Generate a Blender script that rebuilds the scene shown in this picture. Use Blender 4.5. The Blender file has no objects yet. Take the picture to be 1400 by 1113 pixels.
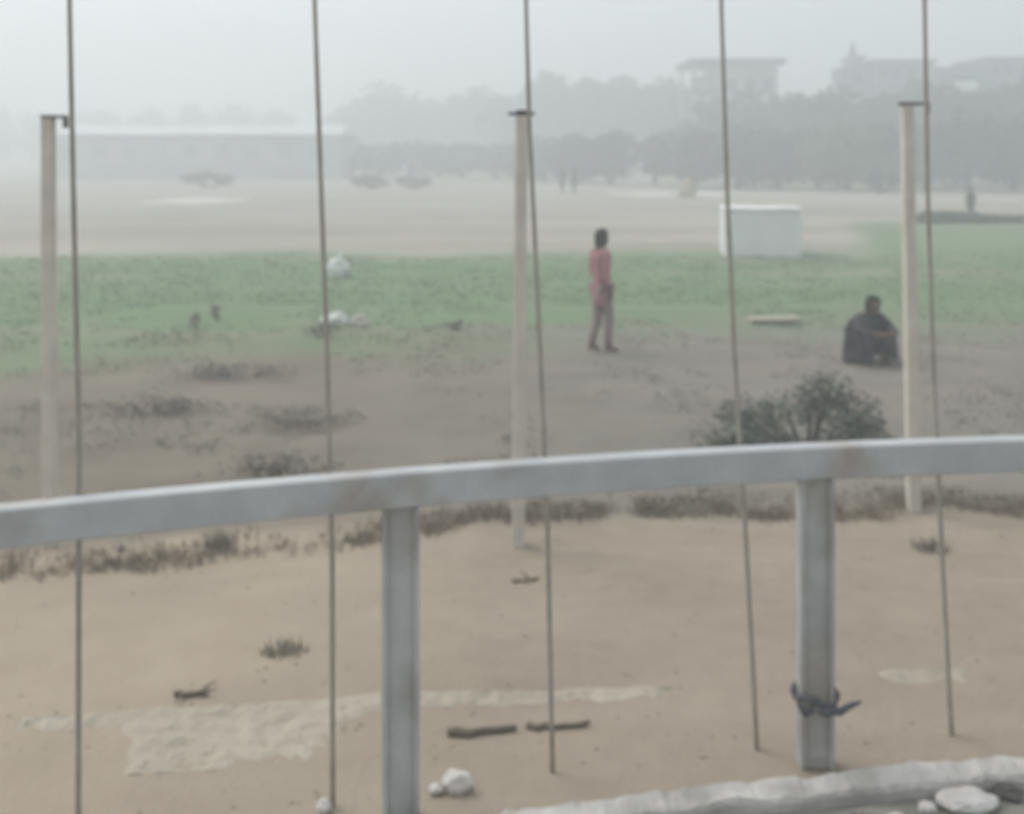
import bpy, bmesh, math, random
from mathutils import Vector, Matrix, noise as mnoise
rnd = random.Random(7)
R = math.radians
sc = bpy.context.scene
col = sc.collection

# ------------------------------------------------------------------ frame of reference
FPX, CX, HY, EYE = 1500.0, 700.0, 206.5, 2.8      # focal length in px of the 1400 px photo, horizon row, eye height
def X(px, D): return (px - CX) / FPX * D
def Z(py, D): return EYE - (py - HY) / FPX * D
def far(D, k=.45): return D if D < 80 else 77 + (D - 80)*k      # metres to the far rows

def rail_y(x):
    a, b = .2447, -.042
    if x > 2.2:
        return 3.46 + a*2.2 + b*2.2**2 + (a + 2*b*2.2) * 2 * (1 - math.exp(-(x - 2.2) / 2))
    if x < -2:
        return 3.46 - a*2 + b*4 - (a + 4*-b) * 2 * (1 - math.exp(-(-2 - x) / 2))
    return 3.46 + a*x + b*x*x
def fbm(x, y, s, seed=0.0, oct=3):
    v = 0; amp = 1
    for o in range(oct):
        v += amp * mnoise.noise(Vector((x/s + seed, y/s - seed, seed*1.7)))
        amp *= .5; s *= .5
    return v
def sstep(a, b, t):
    t = max(0, min(1, (t - a) / (b - a))); return t*t*(3 - 2*t)
def ground_z(x, y):
    v = y - (rail_y(x) - 3.46)
    if v < 3.28: z = .655 if v < 3.2 else .655 + (v - 3.2)/.08*.095
    elif v < 4.6: z = .75
    elif v < 6: z = .75 - .15*(v - 4.6)/1.4
    elif v < 6.5: z = .6
    else: z = .6*(1 - sstep(6.5, 9.6, v))
    if v > 3.6:
        k = min(1, (v - 3.6)/.5)
        z += k*.018*fbm(x, y, .9, 3.1)
        if v < 12: z += k*.012*fbm(x, y, .25, 5.2)
        if v > 6: z += min(1, (v - 6)/4)*.05*fbm(x, y, 3.5, 9.3)
        if v > 44: z += 0
    return z

# ------------------------------------------------------------------ materials
def mat(name, c1, c2=None, scale=4.0, rough=.85, metal=0.0, bump=0.0, bscale=None, spec=.3, detail=6, lo=.35, hi=.65, c3=None):
    m = bpy.data.materials.new(name); m.use_nodes = True
    nt = m.node_tree; p = nt.nodes['Principled BSDF']
    p.inputs['Roughness'].default_value = rough
    p.inputs['Metallic'].default_value = metal
    p.inputs['Specular IOR Level'].default_value = spec
    geo = nt.nodes.new('ShaderNodeTexCoord')
    if c2 is None: c2 = tuple(c*.8 for c in c1)
    n = nt.nodes.new('ShaderNodeTexNoise'); n.inputs['Scale'].default_value = scale; n.inputs['Detail'].default_value = detail
    nt.links.new(geo.outputs['Object'], n.inputs['Vector'])
    r = nt.nodes.new('ShaderNodeValToRGB')
    r.color_ramp.elements[0].position = lo; r.color_ramp.elements[0].color = (*c1, 1)
    r.color_ramp.elements[1].position = hi; r.color_ramp.elements[1].color = (*c2, 1)
    if c3:
        e = r.color_ramp.elements.new((lo + hi)/2); e.color = (*c3, 1)
    nt.links.new(n.outputs['Fac'], r.inputs['Fac'])
    nt.links.new(r.outputs['Color'], p.inputs['Base Color'])
    if bump:
        b = nt.nodes.new('ShaderNodeBump'); b.inputs['Strength'].default_value = bump; b.inputs['Distance'].default_value = .02
        n2 = nt.nodes.new('ShaderNodeTexNoise'); n2.inputs['Scale'].default_value = bscale or scale*5; n2.inputs['Detail'].default_value = 8
        nt.links.new(geo.outputs['Object'], n2.inputs['Vector'])
        nt.links.new(n2.outputs['Fac'], b.inputs['Height']); nt.links.new(b.outputs['Normal'], p.inputs['Normal'])
    return m

M = {}
M['steel'] = mat('galvanised steel', (.44, .46, .465), (.54, .55, .54), 6, .5, 0.0, .15, 60, .4, c3=(.49, .505, .51))
M['steel_post'] = mat('weathered post steel', (.40, .41, .40), (.53, .54, .52), 5, .6, 0.0, .2, 50, .35)
def rusty(m, lo, hi, c):      # rust and dust stains over a finished steel
    nt = m.node_tree; p = nt.nodes['Principled BSDF']; src = p.inputs['Base Color'].links[0].from_socket
    n = nt.nodes.new('ShaderNodeTexNoise'); n.inputs['Scale'].default_value = 3.3; n.inputs['Detail'].default_value = 9
    tc = nt.nodes.new('ShaderNodeTexCoord'); nt.links.new(tc.outputs['Object'], n.inputs['Vector'])
    r = nt.nodes.new('ShaderNodeMapRange'); r.inputs['From Min'].default_value = lo; r.inputs['From Max'].default_value = hi
    r.inputs['To Max'].default_value = .75; nt.links.new(n.outputs['Fac'], r.inputs['Value'])
    x = nt.nodes.new('ShaderNodeMix'); x.data_type = 'RGBA'; nt.links.new(r.outputs['Result'], x.inputs[0])
    nt.links.new(src, x.inputs[6]); x.inputs[7].default_value = (*c, 1); nt.links.new(x.outputs[2], p.inputs['Base Color'])
rusty(M['steel'], .56, .72, (.34, .29, .24)); rusty(M['steel_post'], .52, .70, (.33, .29, .245))
M['pole'] = mat('dark rusty pole', (.30, .275, .235), (.40, .37, .315), 9, .7, .0, .2, 60)
M['bracket'] = mat('dark bracket steel', (.035, .035, .035), (.06, .055, .05), 12, .6)
M['conc_post'] = mat('pale concrete post', (.56, .525, .455), (.66, .62, .55), 7, .9, 0, .3, 70, .2)
M['concrete'] = mat('old concrete', (.42, .375, .295), (.50, .455, .37), 1.8, .9, 0, .35, 45, .2)
M['kerb'] = mat('kerb concrete', (.37, .355, .325), (.60, .58, .54), 6, .9, 0, .6, 45, .2)
M['asphalt'] = mat('dusty asphalt', (.22, .21, .18), (.34, .325, .28), 2.6, .9, 0, .5, 80, .2)
M['twig'] = mat('dry twig', (.15, .125, .095), (.22, .19, .145), 20)
M['rag'] = mat('dark rag', (.07, .075, .085), (.14, .145, .155), 20)
M['white'] = mat('whitewash', (.80, .80, .81), (.86, .86, .86), 1.6, .8, 0, .2, 30, .2)
M['white_side'] = M['white']
M['sack'] = mat('white plastic', (.72, .74, .70), (.84, .86, .82), 8, .5)
M['pale_sack'] = mat('beige plastic', (.45, .44, .38), (.60, .58, .50), 8, .6)
M['stone'] = mat('dark stone', (.07, .07, .065), (.13, .125, .11), 12)
M['pale_stone'] = mat('pale stone', (.55, .52, .48), (.72, .70, .66), 9, .9, 0, .4, 30)
M['skin'] = mat('brown skin', (.13, .075, .05), (.16, .09, .06), 8, .6)
M['hair'] = mat('black hair', (.012, .011, .011), (.02, .018, .018), 30, .6)
M['eye'] = mat('eye white', (.5, .48, .45), (.55, .52, .5), 30, .3)
M['red'] = mat('faded red cloth', (.36, .16, .165), (.43, .20, .205), 6, .9)
M['taupe'] = mat('taupe cloth', (.235, .182, .16), (.28, .22, .195), 6, .9)
M['grey_cloth'] = mat('charcoal cloth', (.045, .045, .048), (.07, .07, .073), 6, .9)
M['blue_cloth'] = mat('slate cloth', (.10, .12, .145), (.14, .16, .19), 6, .9)
M['scarf'] = mat('dark green scarf', (.02, .035, .03), (.035, .05, .045), 8, .9)
M['dark_cloth'] = mat('dark cloth', (.05, .055, .055), (.08, .085, .085), 6, .9)
M['pale_cloth'] = mat('pale cloth', (.42, .42, .42), (.5, .5, .5), 6, .9)
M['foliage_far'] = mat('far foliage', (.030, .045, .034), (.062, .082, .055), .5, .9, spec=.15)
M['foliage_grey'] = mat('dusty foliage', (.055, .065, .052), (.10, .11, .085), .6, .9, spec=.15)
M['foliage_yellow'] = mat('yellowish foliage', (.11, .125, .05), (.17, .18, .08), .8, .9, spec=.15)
M['bark'] = mat('bark', (.06, .05, .04), (.11, .09, .07), 4, .95, 0, .4)
M['bush'] = mat('dark bush leaf', (.11, .125, .10), (.17, .185, .15), 4, .85, spec=.2)
M['dry'] = mat('dry scrub', (.24, .205, .165), (.31, .265, .21), 3, .9, spec=.15)
M['dry_dark'] = mat('dark dry scrub', (.28, .255, .21), (.35, .32, .265), 3, .9, spec=.15)
M['crop'] = mat('green crop', (.22, .30, .18), (.30, .37, .235), .5, .85, spec=.2)
M['drygrass'] = mat('straw grass', (.22, .19, .13), (.34, .30, .21), 1.5, .9, spec=.15)
M['wall_grey'] = mat('grey wall', (.40, .415, .40), (.48, .49, .47), .25, .9)
M['wall_pink'] = mat('pinkish wall', (.33, .29, .30), (.40, .35, .36), .3, .9)
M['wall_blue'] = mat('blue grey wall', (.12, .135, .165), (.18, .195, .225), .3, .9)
M['slab'] = mat('stained slab', (.14, .135, .14), (.20, .195, .20), .4, .9)
M['window'] = mat('dark window', (.03, .035, .04), (.05, .055, .06), .5, .25, spec=.5)
M['roof_white'] = mat('white roof sheet', (.74, .76, .75), (.84, .85, .84), .3, .6)
M['shutter'] = mat('faded shutter', (.33, .34, .335), (.39, .40, .39), .5, .8)
M['hay'] = mat('hay', (.33, .27, .17), (.45, .38, .25), 3, .95, 0, .5)

# ------------------------------------------------------------------ mesh helpers
def link(name, me, m, parent=None):
    o = bpy.data.objects.new(name, me); col.objects.link(o)
    if m is not None and len(me.materials) == 0: me.materials.append(m)
    if parent: o.parent = parent
    return o
def obj(name, bm, m, parent=None, smooth=False):
    me = bpy.data.meshes.new(name); bm.to_mesh(me); bm.free()
    if smooth:
        for p in me.polygons: p.use_smooth = True
    return link(name, me, m, parent)
def tag(o, label, cat, group=None):
    o['label'] = label; o['category'] = cat
    if group: o['group'] = group
    return o
def kind(o, k): o['kind'] = k; return o
def empty(name, loc, rz=0.0):
    o = bpy.data.objects.new(name, None); col.objects.link(o)
    o.location = loc; o.rotation_euler = (0, 0, rz); o.empty_display_size = .2
    return o
def box(bm, x0, x1, y0, y1, z0, z1, bev=0.0, seg=2):
    r = bmesh.ops.create_cube(bm, size=1.0)
    for v in r['verts']:
        v.co = Vector((x0 + (v.co.x+.5)*(x1-x0), y0 + (v.co.y+.5)*(y1-y0), z0 + (v.co.z+.5)*(z1-z0)))
    if bev:
        es = list({e for v in r['verts'] for e in v.link_edges})
        bmesh.ops.bevel(bm, geom=es, offset=bev, segments=seg, affect='EDGES', profile=.5)
def tube(bm, pts, rads, n=10, cap=True):
    rings = []
    for i, p in enumerate(pts):
        p = Vector(p)
        d = (Vector(pts[min(i+1, len(pts)-1)]) - Vector(pts[max(i-1, 0)])).normalized()
        u = d.orthogonal().normalized(); w = d.cross(u)
        if i and rings:
            # keep the ring from twisting
            pu = (rings[-1][0].co - Vector(pts[i-1])).normalized()
            u = (pu - d*pu.dot(d)).normalized(); w = d.cross(u)
        r = rads[i] if hasattr(rads, '__len__') else rads
        rings.append([bm.verts.new(p + (u*math.cos(2*math.pi*k/n) + w*math.sin(2*math.pi*k/n))*r) for k in range(n)])
    for a, b in zip(rings, rings[1:]):
        for k in range(n):
            bm.faces.new((a[k], a[(k+1) % n], b[(k+1) % n], b[k]))
    if cap:
        bm.faces.new(list(reversed(rings[0]))); bm.faces.new(rings[-1])
def sweep(bm, profile, path):
    """profile: closed list of (offset across, height); path: list of (Vector, across unit vector)"""
    rings = [[bm.verts.new(p + a*u + Vector((0, 0, h))) for u, h in profile] for p, a in path]
    n = len(profile)
    for r0, r1 in zip(rings, rings[1:]):
        for k in range(n):
            bm.faces.new((r0[k], r0[(k+1) % n], r1[(k+1) % n], r1[k]))
    bm.faces.new(rings[0]); bm.faces.new(list(reversed(rings[-1])))
    bmesh.ops.recalc_face_normals(bm, faces=bm.faces)
def blob(bm, c, r, squash=(1, 1, 1), seed=0, amp=.25, sub=3):
    res = bmesh.ops.create_icosphere(bm, subdivisions=sub, radius=1)
    for v in res['verts']:
        d = v.co.normalized()
        k = 1 + amp*mnoise.noise(d*1.6 + Vector((seed*3.1, seed, 0))) + amp*.5*mnoise.noise(d*4 + Vector((0, seed*2.2, seed)))
        v.co = Vector(c) + Vector((d.x*squash[0], d.y*squash[1], d.z*squash[2]))*r*k
def leaves(bm, centre, rad, n, size, r, flat=1.0):
    c = Vector(centre)
    for _ in range(n):
        d = Vector((r.gauss(0, 1), r.gauss(0, 1), r.gauss(0, 1))).normalized()
        p = c + Vector((d.x*rad[0], d.y*rad[1], d.z*rad[2]))*(r.random()**.45)
        a = Vector((r.gauss(0, 1), r.gauss(0, 1), r.gauss(0, 1)*flat)).normalized()
        b = a.orthogonal().normalized(); b.rotate(Matrix.Rotation(r.random()*6.28, 3, a))
        e = a.cross(b)
        s = size*(.6 + .8*r.random())
        vs = [bm.verts.new(p + b*s), bm.verts.new(p + e*s*.45), bm.verts.new(p - b*s), bm.verts.new(p - e*s*.45)]
        bm.faces.new(vs)
def blades(bm, x, y, z, n, h, spread, w, r, lean=.5):
    for _ in range(n):
        a = r.random()*6.283; q = r.random()*spread
        bx, by = x + math.cos(a)*q, y + math.sin(a)*q
        hh = h*(.5 + .7*r.random()); b = r.random()*6.283
        tx, ty = bx + math.cos(b)*hh*lean*r.random(), by + math.sin(b)*hh*lean*r.random()
        c = r.random()*6.283; dx, dy = math.cos(c)*w, math.sin(c)*w
        v = [bm.verts.new((bx-dx, by-dy, z-.01)), bm.verts.new((bx+dx, by+dy, z-.01)), bm.verts.new((tx, ty, z+hh))]
        bm.faces.new(v)

# ------------------------------------------------------------------ ground, road, kerb
def axis(lo, hi, c0, c1, step, grow):
    v = []; t = c0
    while t <= c1 + 1e-6: v.append(t); t += step
    s = step; t = v[-1]
    while t < hi: s *= grow; t = min(hi, t + s); v.append(t)
    s = step; t = c0; lo_side = []
    while t > lo: s *= grow; t = max(lo, t - s); lo_side.append(t)
    return list(reversed(lo_side)) + v
xs = axis(-250, 250, -3.6, 3.6, .055, 1.07)
ys = axis(-30, 258, 3.0, 8.0, .05, 1.04)
bm = bmesh.new()
grid = [[bm.verts.new((x, y, ground_z(x, y))) for x in xs] for y in ys]
for j in range(len(ys)-1):
    for i in range(len(xs)-1):
        bm.faces.new((grid[j][i], grid[j][i+1], grid[j+1][i+1], grid[j+1][i]))
def ground_material():
    m = bpy.data.materials.new('earth'); m.use_nodes = True
    nt = m.node_tree; L = nt.links; N = nt.nodes
    p = N['Principled BSDF']; p.inputs['Roughness'].default_value = .95; p.inputs['Specular IOR Level'].default_value = .15
    tc = N.new('ShaderNodeTexCoord'); sep = N.new('ShaderNodeSeparateXYZ'); L.new(tc.outputs['Object'], sep.inputs[0])
    def noise(scale, detail=6, vec=None):
        n = N.new('ShaderNodeTexNoise'); n.inputs['Scale'].default_value = scale; n.inputs['Detail'].default_value = detail
        L.new(vec or tc.outputs['Object'], n.inputs['Vector']); return n.outputs['Fac']
    def math_(op, a, b):
        n = N.new('ShaderNodeMath'); n.operation = op
        for k, q in enumerate((a, b)):
            if isinstance(q, (int, float)): n.inputs[k].default_value = q
            else: L.new(q, n.inputs[k])
        return n.outputs[0]
    def ramp(fac, stops, interp='LINEAR'):
        r = N.new('ShaderNodeValToRGB'); cr = r.color_ramp; cr.interpolation = interp
        cr.elements[0].position = stops[0][0]; cr.elements[0].color = (*stops[0][1], 1)
        cr.elements[1].position = stops[-1][0]; cr.elements[1].color = (*stops[-1][1], 1)
        for q, c in stops[1:-1]: e = cr.elements.new(q); e.color = (*c, 1)
        L.new(fac, r.inputs[0]); return r.outputs[0]
    def rng(v, a, b):
        n = N.new('ShaderNodeMapRange'); n.interpolation_type = 'SMOOTHSTEP'
        n.inputs['From Min'].default_value = a; n.inputs['From Max'].default_value = b
        L.new(v, n.inputs['Value']); return n.outputs['Result']
    def mix(f, a, b):
        n = N.new('ShaderNodeMix'); n.data_type = 'RGBA'
        if isinstance(f, float): n.inputs[0].default_value = f
        else: L.new(f, n.inputs[0])
        L.new(a, n.inputs[6]); L.new(b, n.inputs[7]); return n.outputs[2]
    y = sep.outputs['Y']; x = sep.outputs['X']
    sand = ramp(noise(1.3), [(.3, (.295, .243, .19)), (.5, (.325, .270, .212)), (.7, (.355, .298, .235))])
    sand2 = ramp(noise(9), [(.35, (.29, .24, .18)), (.6, (.36, .305, .235))])
    mp = N.new('ShaderNodeMapping'); mp.inputs['Scale'].default_value = (.18, 1, 1); L.new(tc.outputs['Object'], mp.inputs['Vector'])
    streak = noise(3.2, 5, mp.outputs['Vector'])
    sand = mix(.35, sand, sand2)
    sand = mix(ramp(streak, [(.45, (0, 0, 0)), (.7, (.55, .55, .55))]), sand, ramp(noise(2), [(.3, (.375, .325, .255)), (.7, (.39, .335, .27))]))
    sand = mix(rng(math_('ADD', x, math_('MULTIPLY', noise(.8), 1.5)), .9, -.7), sand, ramp(noise(2.5), [(.3, (.375, .312, .235)), (.7, (.41, .345, .26))]))
    soil = ramp(noise(.9), [(.3, (.185, .165, .135)), (.5, (.225, .21, .175)), (.7, (.26, .23, .19))])
    soil = mix(ramp(noise(5), [(.4, (0, 0, 0)), (.7, (.6, .6, .6))]), soil, ramp(noise(2.0), [(.4, (.165, .155, .13)), (.6, (.24, .225, .19))]))
    green = ramp(noise(.22), [(.3, (.15, .225, .115)), (.55, (.175, .255, .135)), (.75, (.22, .265, .165))])
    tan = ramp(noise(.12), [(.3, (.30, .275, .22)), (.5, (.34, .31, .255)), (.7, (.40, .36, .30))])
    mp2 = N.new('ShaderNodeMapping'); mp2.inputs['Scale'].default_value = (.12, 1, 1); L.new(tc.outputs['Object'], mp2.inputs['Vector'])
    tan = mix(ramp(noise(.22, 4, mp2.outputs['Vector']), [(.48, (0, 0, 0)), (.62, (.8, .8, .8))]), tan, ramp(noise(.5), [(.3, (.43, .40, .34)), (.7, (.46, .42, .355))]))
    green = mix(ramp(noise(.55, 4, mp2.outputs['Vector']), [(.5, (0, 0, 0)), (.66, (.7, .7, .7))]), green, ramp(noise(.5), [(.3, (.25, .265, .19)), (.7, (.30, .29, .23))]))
    soil = mix(ramp(noise(1.1, 5, mp2.outputs['Vector']), [(.5, (0, 0, 0)), (.68, (.7, .7, .7))]), soil, ramp(noise(.8), [(.3, (.255, .21, .175)), (.7, (.285, .25, .215))]))
    soil = mix(rng(math_('ADD', x, math_('MULTIPLY', noise(.35), 5.0)), 4.5, -.5), soil, ramp(noise(.9), [(.3, (.185, .155, .118)), (.5, (.22, .19, .148)), (.7, (.255, .215, .17))]))
    # bands of the land, their edges broken up
    v = math_('SUBTRACT', y, math_('MULTIPLY', x, .14))
    wob = math_('MULTIPLY', math_('SUBTRACT', noise(.7), .5), 1.1)
    c = mix(rng(math_('ADD', v, wob), 6.2, 6.8), sand, soil)
    wob2 = math_('MULTIPLY', math_('SUBTRACT', noise(.25), .5), 9.0)
    c = mix(rng(math_('ADD', math_('SUBTRACT', y, math_('MULTIPLY', x, .20)), wob2), 14.3, 19.0), c, green)
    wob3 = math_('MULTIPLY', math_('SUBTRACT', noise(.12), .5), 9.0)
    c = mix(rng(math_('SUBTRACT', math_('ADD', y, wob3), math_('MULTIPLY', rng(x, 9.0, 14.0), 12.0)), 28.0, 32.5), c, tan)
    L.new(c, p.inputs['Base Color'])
    b = N.new('ShaderNodeBump'); b.inputs['Strength'].default_value = .5; b.inputs['Distance'].default_value = .015
    L.new(noise(38, 10), b.inputs['Height']); L.new(b.outputs['Normal'], p.inputs['Normal'])
    return m
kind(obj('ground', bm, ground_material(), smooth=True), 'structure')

def strip(name, m, u0, u1, z, xa=-60, xb=60, step=.25):
    bm = bmesh.new(); prev = None; x = xa
    while x <= xb:
        y = rail_y(x)
        a, b = bm.verts.new((x, y + u0, z)), bm.verts.new((x, y + u1, z))
        if prev: bm.faces.new((prev[0], a, b, prev[1]))
        prev = (a, b); x += step
    return obj(name, bm, m)
kind(strip('road', M['asphalt'], -9.0, -.247, .758), 'structure')

def rail_path(x0, x1, step, du=0.0, z=0.0):
    out = []; x = x0
    while x <= x1 + 1e-6:
        d = Vector((.02, rail_y(x+.01) - rail_y(x-.01), 0)).normalized(); across = Vector((-d.y, d.x, 0))
        p = Vector((x, rail_y(x), z)) + across*du
        out.append((p, across)); x += step
    return out
bm = bmesh.new()
sweep(bm, [(-.245, .64), (-.245, .787), (-.235, .801), (-.15, .806), (-.135, .795), (-.135, .64)], rail_path(-6, 7, .025))
for v in bm.verts:
    if v.co.z > .7:
        v.co.z += .012*fbm(v.co.x, v.co.y, .35, 2.0) + .013*fbm(v.co.x, v.co.y, .06, 5.0) - .03*max(0, fbm(v.co.x, 0, .28, 11.0) - .35); v.co.y += .014*fbm(v.co.x, v.co.z, .3, 8.0) + .010*fbm(v.co.x, v.co.z, .08, 9.0)
kind(obj('kerb', bm, M['kerb']), 'structure')

# half buried concrete edging that shows in the sand
bm = bmesh.new(); prev = None; x = -1.75
while x < 3.4:
    yb = 4.15 + .11*x - .012*x*x
    wide = (1 - sstep(-.72, -.30, x))*sstep(-1.50, -1.25, x)
    gap = sstep(.55, .75, x)*(1 - sstep(1.32, 1.5, x)) + sstep(1.72, 1.9, x)
    row = [bm.verts.new((x, yb + .012, ground_z(x, yb) - .1))]
    for q in range(33):
        t = .034*.375*q; yy = yb - t
        fall = .018 - t*(.30*(1 - wide) + .045*wide) - .05*gap + (.006*fbm(x, yy, .16, 4.4) + .009*fbm(x, yy, .045, 1.4))*(t > 0) - (.06 if (q == 32) else 0)
        row.append(bm.verts.new((x, yy, ground_z(x, yy) + fall)))
    if prev:
        for k in range(33): bm.faces.new((prev[k], prev[k+1], row[k+1], row[k]))
    prev = row; x += .02
kind(obj('pavement_edging', bm, M['concrete']), 'structure')

# ------------------------------------------------------------------ guardrail
gr = empty('guardrail', (0, 3.46, .75))
tag(gr, 'grey steel guardrail with square rail on upright posts along the kerb', 'guardrail')
def to_local(bm, o):
    inv = Matrix.Translation(-o.location); bmesh.ops.transform(bm, matrix=inv, verts=bm.verts)
bm = bmesh.new()
prof = [(-.038, 1.717), (-.038, 1.811), (-.035, 1.817), (-.030, 1.819), (.030, 1.819), (.036, 1.816), (.038, 1.81), (.038, 1.718), (.030, 1.711), (-.031, 1.711)]
sweep(bm, prof, rail_path(-9, 9, .12))
to_local(bm, gr); ro = obj('rail', bm, M['steel'], gr)
def rail_at(s):      # x for arc length s from x=-.342
    x, acc, step = -.342, 0.0, .002 if s > 0 else -.002
    while acc < abs(s):
        acc += math.hypot(step, rail_y(x + step) - rail_y(x)); x += step
    return x
for k in range(-5, 7):
    x = rail_at(k*1.385) if k else -.342
    y = rail_y(x)
    bm = bmesh.new()
    # channel section, open side to the road: web and two flanges, butted
    box(bm, -.057, .057, -.018, .030, .60, 1.709, .004, 2)
    box(bm, -.057, -.040, -.034, -.0182, .60, 1.709, .002, 1)
    box(bm, .040, .057, -.034, -.0182, .60, 1.709, .002, 1)
    bmesh.ops.transform(bm, matrix=Matrix.Translation(Vector((x, y, 0))) @ Matrix.Rotation(math.atan2(rail_y(x+.05) - rail_y(x-.05), .1) + R(-9), 4, 'Z'), verts=bm.verts)
    to_local(bm, gr); obj('post', bm, M['steel_post'], gr)

# rag knotted round the right hand post
bx = rail_at(1.385); by = rail_y(bx)
bm = bmesh.new()
D0 = by - .045
ring = []
for k in range(25):
    a = k/24*2*math.pi
    ring.append((bx + .070*math.cos(a), by + .055*math.sin(a), .975 + .014*math.sin(3*a + 1) - .018*abs(math.cos(a))*0 + (.02 if math.cos(a) < -.7 else 0)))
tube(bm, ring, [.011 + .004*math.sin(k*1.9) for k in range(25)], 7)
tube(bm, [(bx + .03, by - .058, .962), (bx + .06, by - .075, .965), (bx + .10, by - .07, .985), (bx + .135, by - .06, .99)], [.014, .014, .010, .004], 7)
tube(bm, [(bx - .02, by - .06, .965), (bx - .05, by - .07, .955), (bx - .065, by - .068, .975), (bx - .075, by - .06, 1.0)], [.010, .012, .009, .005], 7)
blob(bm, (bx + .02, by - .062, .958), .020, (1.3, .8, .8), 4, .3, 2)
tag(obj('tied_rag', bm, M['rag'], smooth=True), 'dark rag knotted round the foot of the right guardrail post', 'rag')

# ------------------------------------------------------------------ thin tall poles just behind the rail
polespec = [([(95, -260), (95, 0), (100, 250), (108, 600), (107, 1060)], 'thin dark pole at far left beside the leftmost concrete post'),
            ([(428, -260), (430, 0), (437, 200), (447, 480), (454, 760), (455, 1070)], 'thin dark pole standing left of the left guardrail post'),
            ([(716, -260), (719, 0), (724, 180), (737, 450), (748, 700), (756, 1085)], 'thin dark pole just right of the middle concrete post'),
            ([(982, -260), (986, 0), (994, 260), (1005, 500), (1020, 740), (1036, 1080)], 'thin kinked dark pole in front of the white tank'),
            ([(1260, -260), (1264, 0), (1268, 250), (1276, 500), (1290, 800), (1302, 1055)], 'thin faint pole beside the right concrete post')]
for pts, lab in polespec:
    bm = bmesh.new(); P = []
    xb = X(pts[-1][0], 3.6)
    D = rail_y(xb) + .13
    x0, z0 = X(pts[-1][0], D), ground_z(X(pts[-1][0], D), D) - .05
    o = empty('fence_pole', (x0, D, z0 + .05))
    bpy.data.objects.remove(o)
    zt = []
    for px, py in pts[:-1]:
        P.append((X(px, D) - x0, 0, Z(py, D) - z0))
    P.append((0, 0, 0))
    P = list(reversed(P))
    # subdivide for a smooth bend
    Q = []
    for a, b in zip(P, P[1:]):
        for k in range(4): Q.append(tuple(Vector(a).lerp(Vector(b), k/4)))
    Q.append(P[-1])
    tube(bm, Q, [.0085 - .0020*i/len(Q) for i in range(len(Q))], 10)
    o = obj('fence_pole', bm, M['pole'], smooth=True); o.location = (x0, D, z0)
    tag(o, lab, 'pole', 'thin poles behind the guardrail')

# ------------------------------------------------------------------ concrete fence posts with dark brackets
for (ptop, pbot, D, pytop, br, lab) in [
        ((66, 160), (69, 700), 6.25, 162, (-.035, .105), 'pale concrete fence post at far left with bracket reaching right'),
        ((713, 157), (708, 760), 6.10, 158, (-.075, .075), 'pale concrete fence post in the middle with flat dark cap'),
        ((1240, 142), (1250, 705), 6.70, 144, (-.05, .13), 'pale concrete fence post on the right beside the crouching person')]:
    xb = X(pbot[0], D); zb = ground_z(xb, D) - .25
    xt, zt = X(ptop[0], D), Z(pytop, D)
    root = empty('concrete_post', (xb, D, zb + .25))
    tag(root, lab, 'fence post', 'concrete fence posts beyond the sand')
    h = zt - zb - .25
    bm = bmesh.new()
    n = 14; rings = []
    for i in range(n+1):
        t = i/n; z = -.25 + (h + .25)*t
        mid = 1.0 - (1-t)**1.0
        cx = (xt - xb)*(t if t < .7 else .7 + (t-.7)*1.0)
        w = .037 - .004*t
        pr = [(-w, -w*.75), (-w*.75, -w), (w*.75, -w), (w, -w*.75), (w, w*.75), (w*.75, w), (-w*.75, w), (-w, w*.75)]
        rings.append([bm.verts.new((cx + a + .002*fbm(a*9, z, .3, 1), b + .002*fbm(b*9, z, .3, 6), z)) for a, b in pr])
    for a, b in zip(rings, rings[1:]):
        for k in range(8): bm.faces.new((a[k], a[(k+1) % 8], b[(k+1) % 8], b[k]))
    bm.faces.new(rings[-1]); bm.faces.new(list(reversed(rings[0])))
    obj('shaft', bm, M['conc_post'], root)
    bm = bmesh.new()
    box(bm, xt - xb + br[0], xt - xb + br[1], -.03, .03, h + .002, h + .018, .004, 1)
    if br[1] > .1:
        box(bm, xt - xb + br[1] - .012, xt - xb + br[1], -.028, .028, h - .055, h + .001, .003, 1)
    else:
        box(bm, xt - xb - .03, xt - xb + .03, -.02, .02, h + .019, h + .03, .003, 1)
    obj('bracket', bm, M['bracket'], root)

# ------------------------------------------------------------------ litter on the sand
def stick(pxa, pya, pxb, pyb, r0, lab, m='twig', seed=0, fork=True):
    r = random.Random(seed)
    def gp(px, py):
        D = 4.0
        for _ in range(30):
            z = ground_z(X(px, D), D); D = (EYE - z)*FPX/(py - HY)
        return Vector((X(px, D), D, ground_z(X(px, D), D)))
    a, b = gp(pxa, pya), gp(pxb, pyb)
    bm = bmesh.new(); P = []; n = 7
    for i in range(n+1):
        t = i/n; q = a.lerp(b, t)
        P.append((q.x - a.x, q.y - a.y + .008*r.gauss(0, 1), ground_z(q.x, q.y) + r0*.6 - a.z + .004*r.random()))
    tube(bm, P, [r0*(1 - .5*i/n)*(.85 + .3*r.random()) for i in range(n+1)], 7)
    if fork:
        for k in (2, 4, 5):
            s = Vector(P[k]); d = Vector((r.uniform(-.5, 1), r.uniform(-1, 1), .25)).normalized()
            tube(bm, [s, s + d*.05, s + d*.09 + Vector((0, 0, -.012))], [r0*.5, r0*.35, r0*.15], 5)
    o = obj('stick', bm, M[m], smooth=True); o.location = a
    return tag(o, lab, 'stick', 'sticks lying on the sand')
stick(612, 1008, 706, 999, .017, 'thick dark stick on the sand right of the left guardrail post', fork=False, seed=1)
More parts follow.
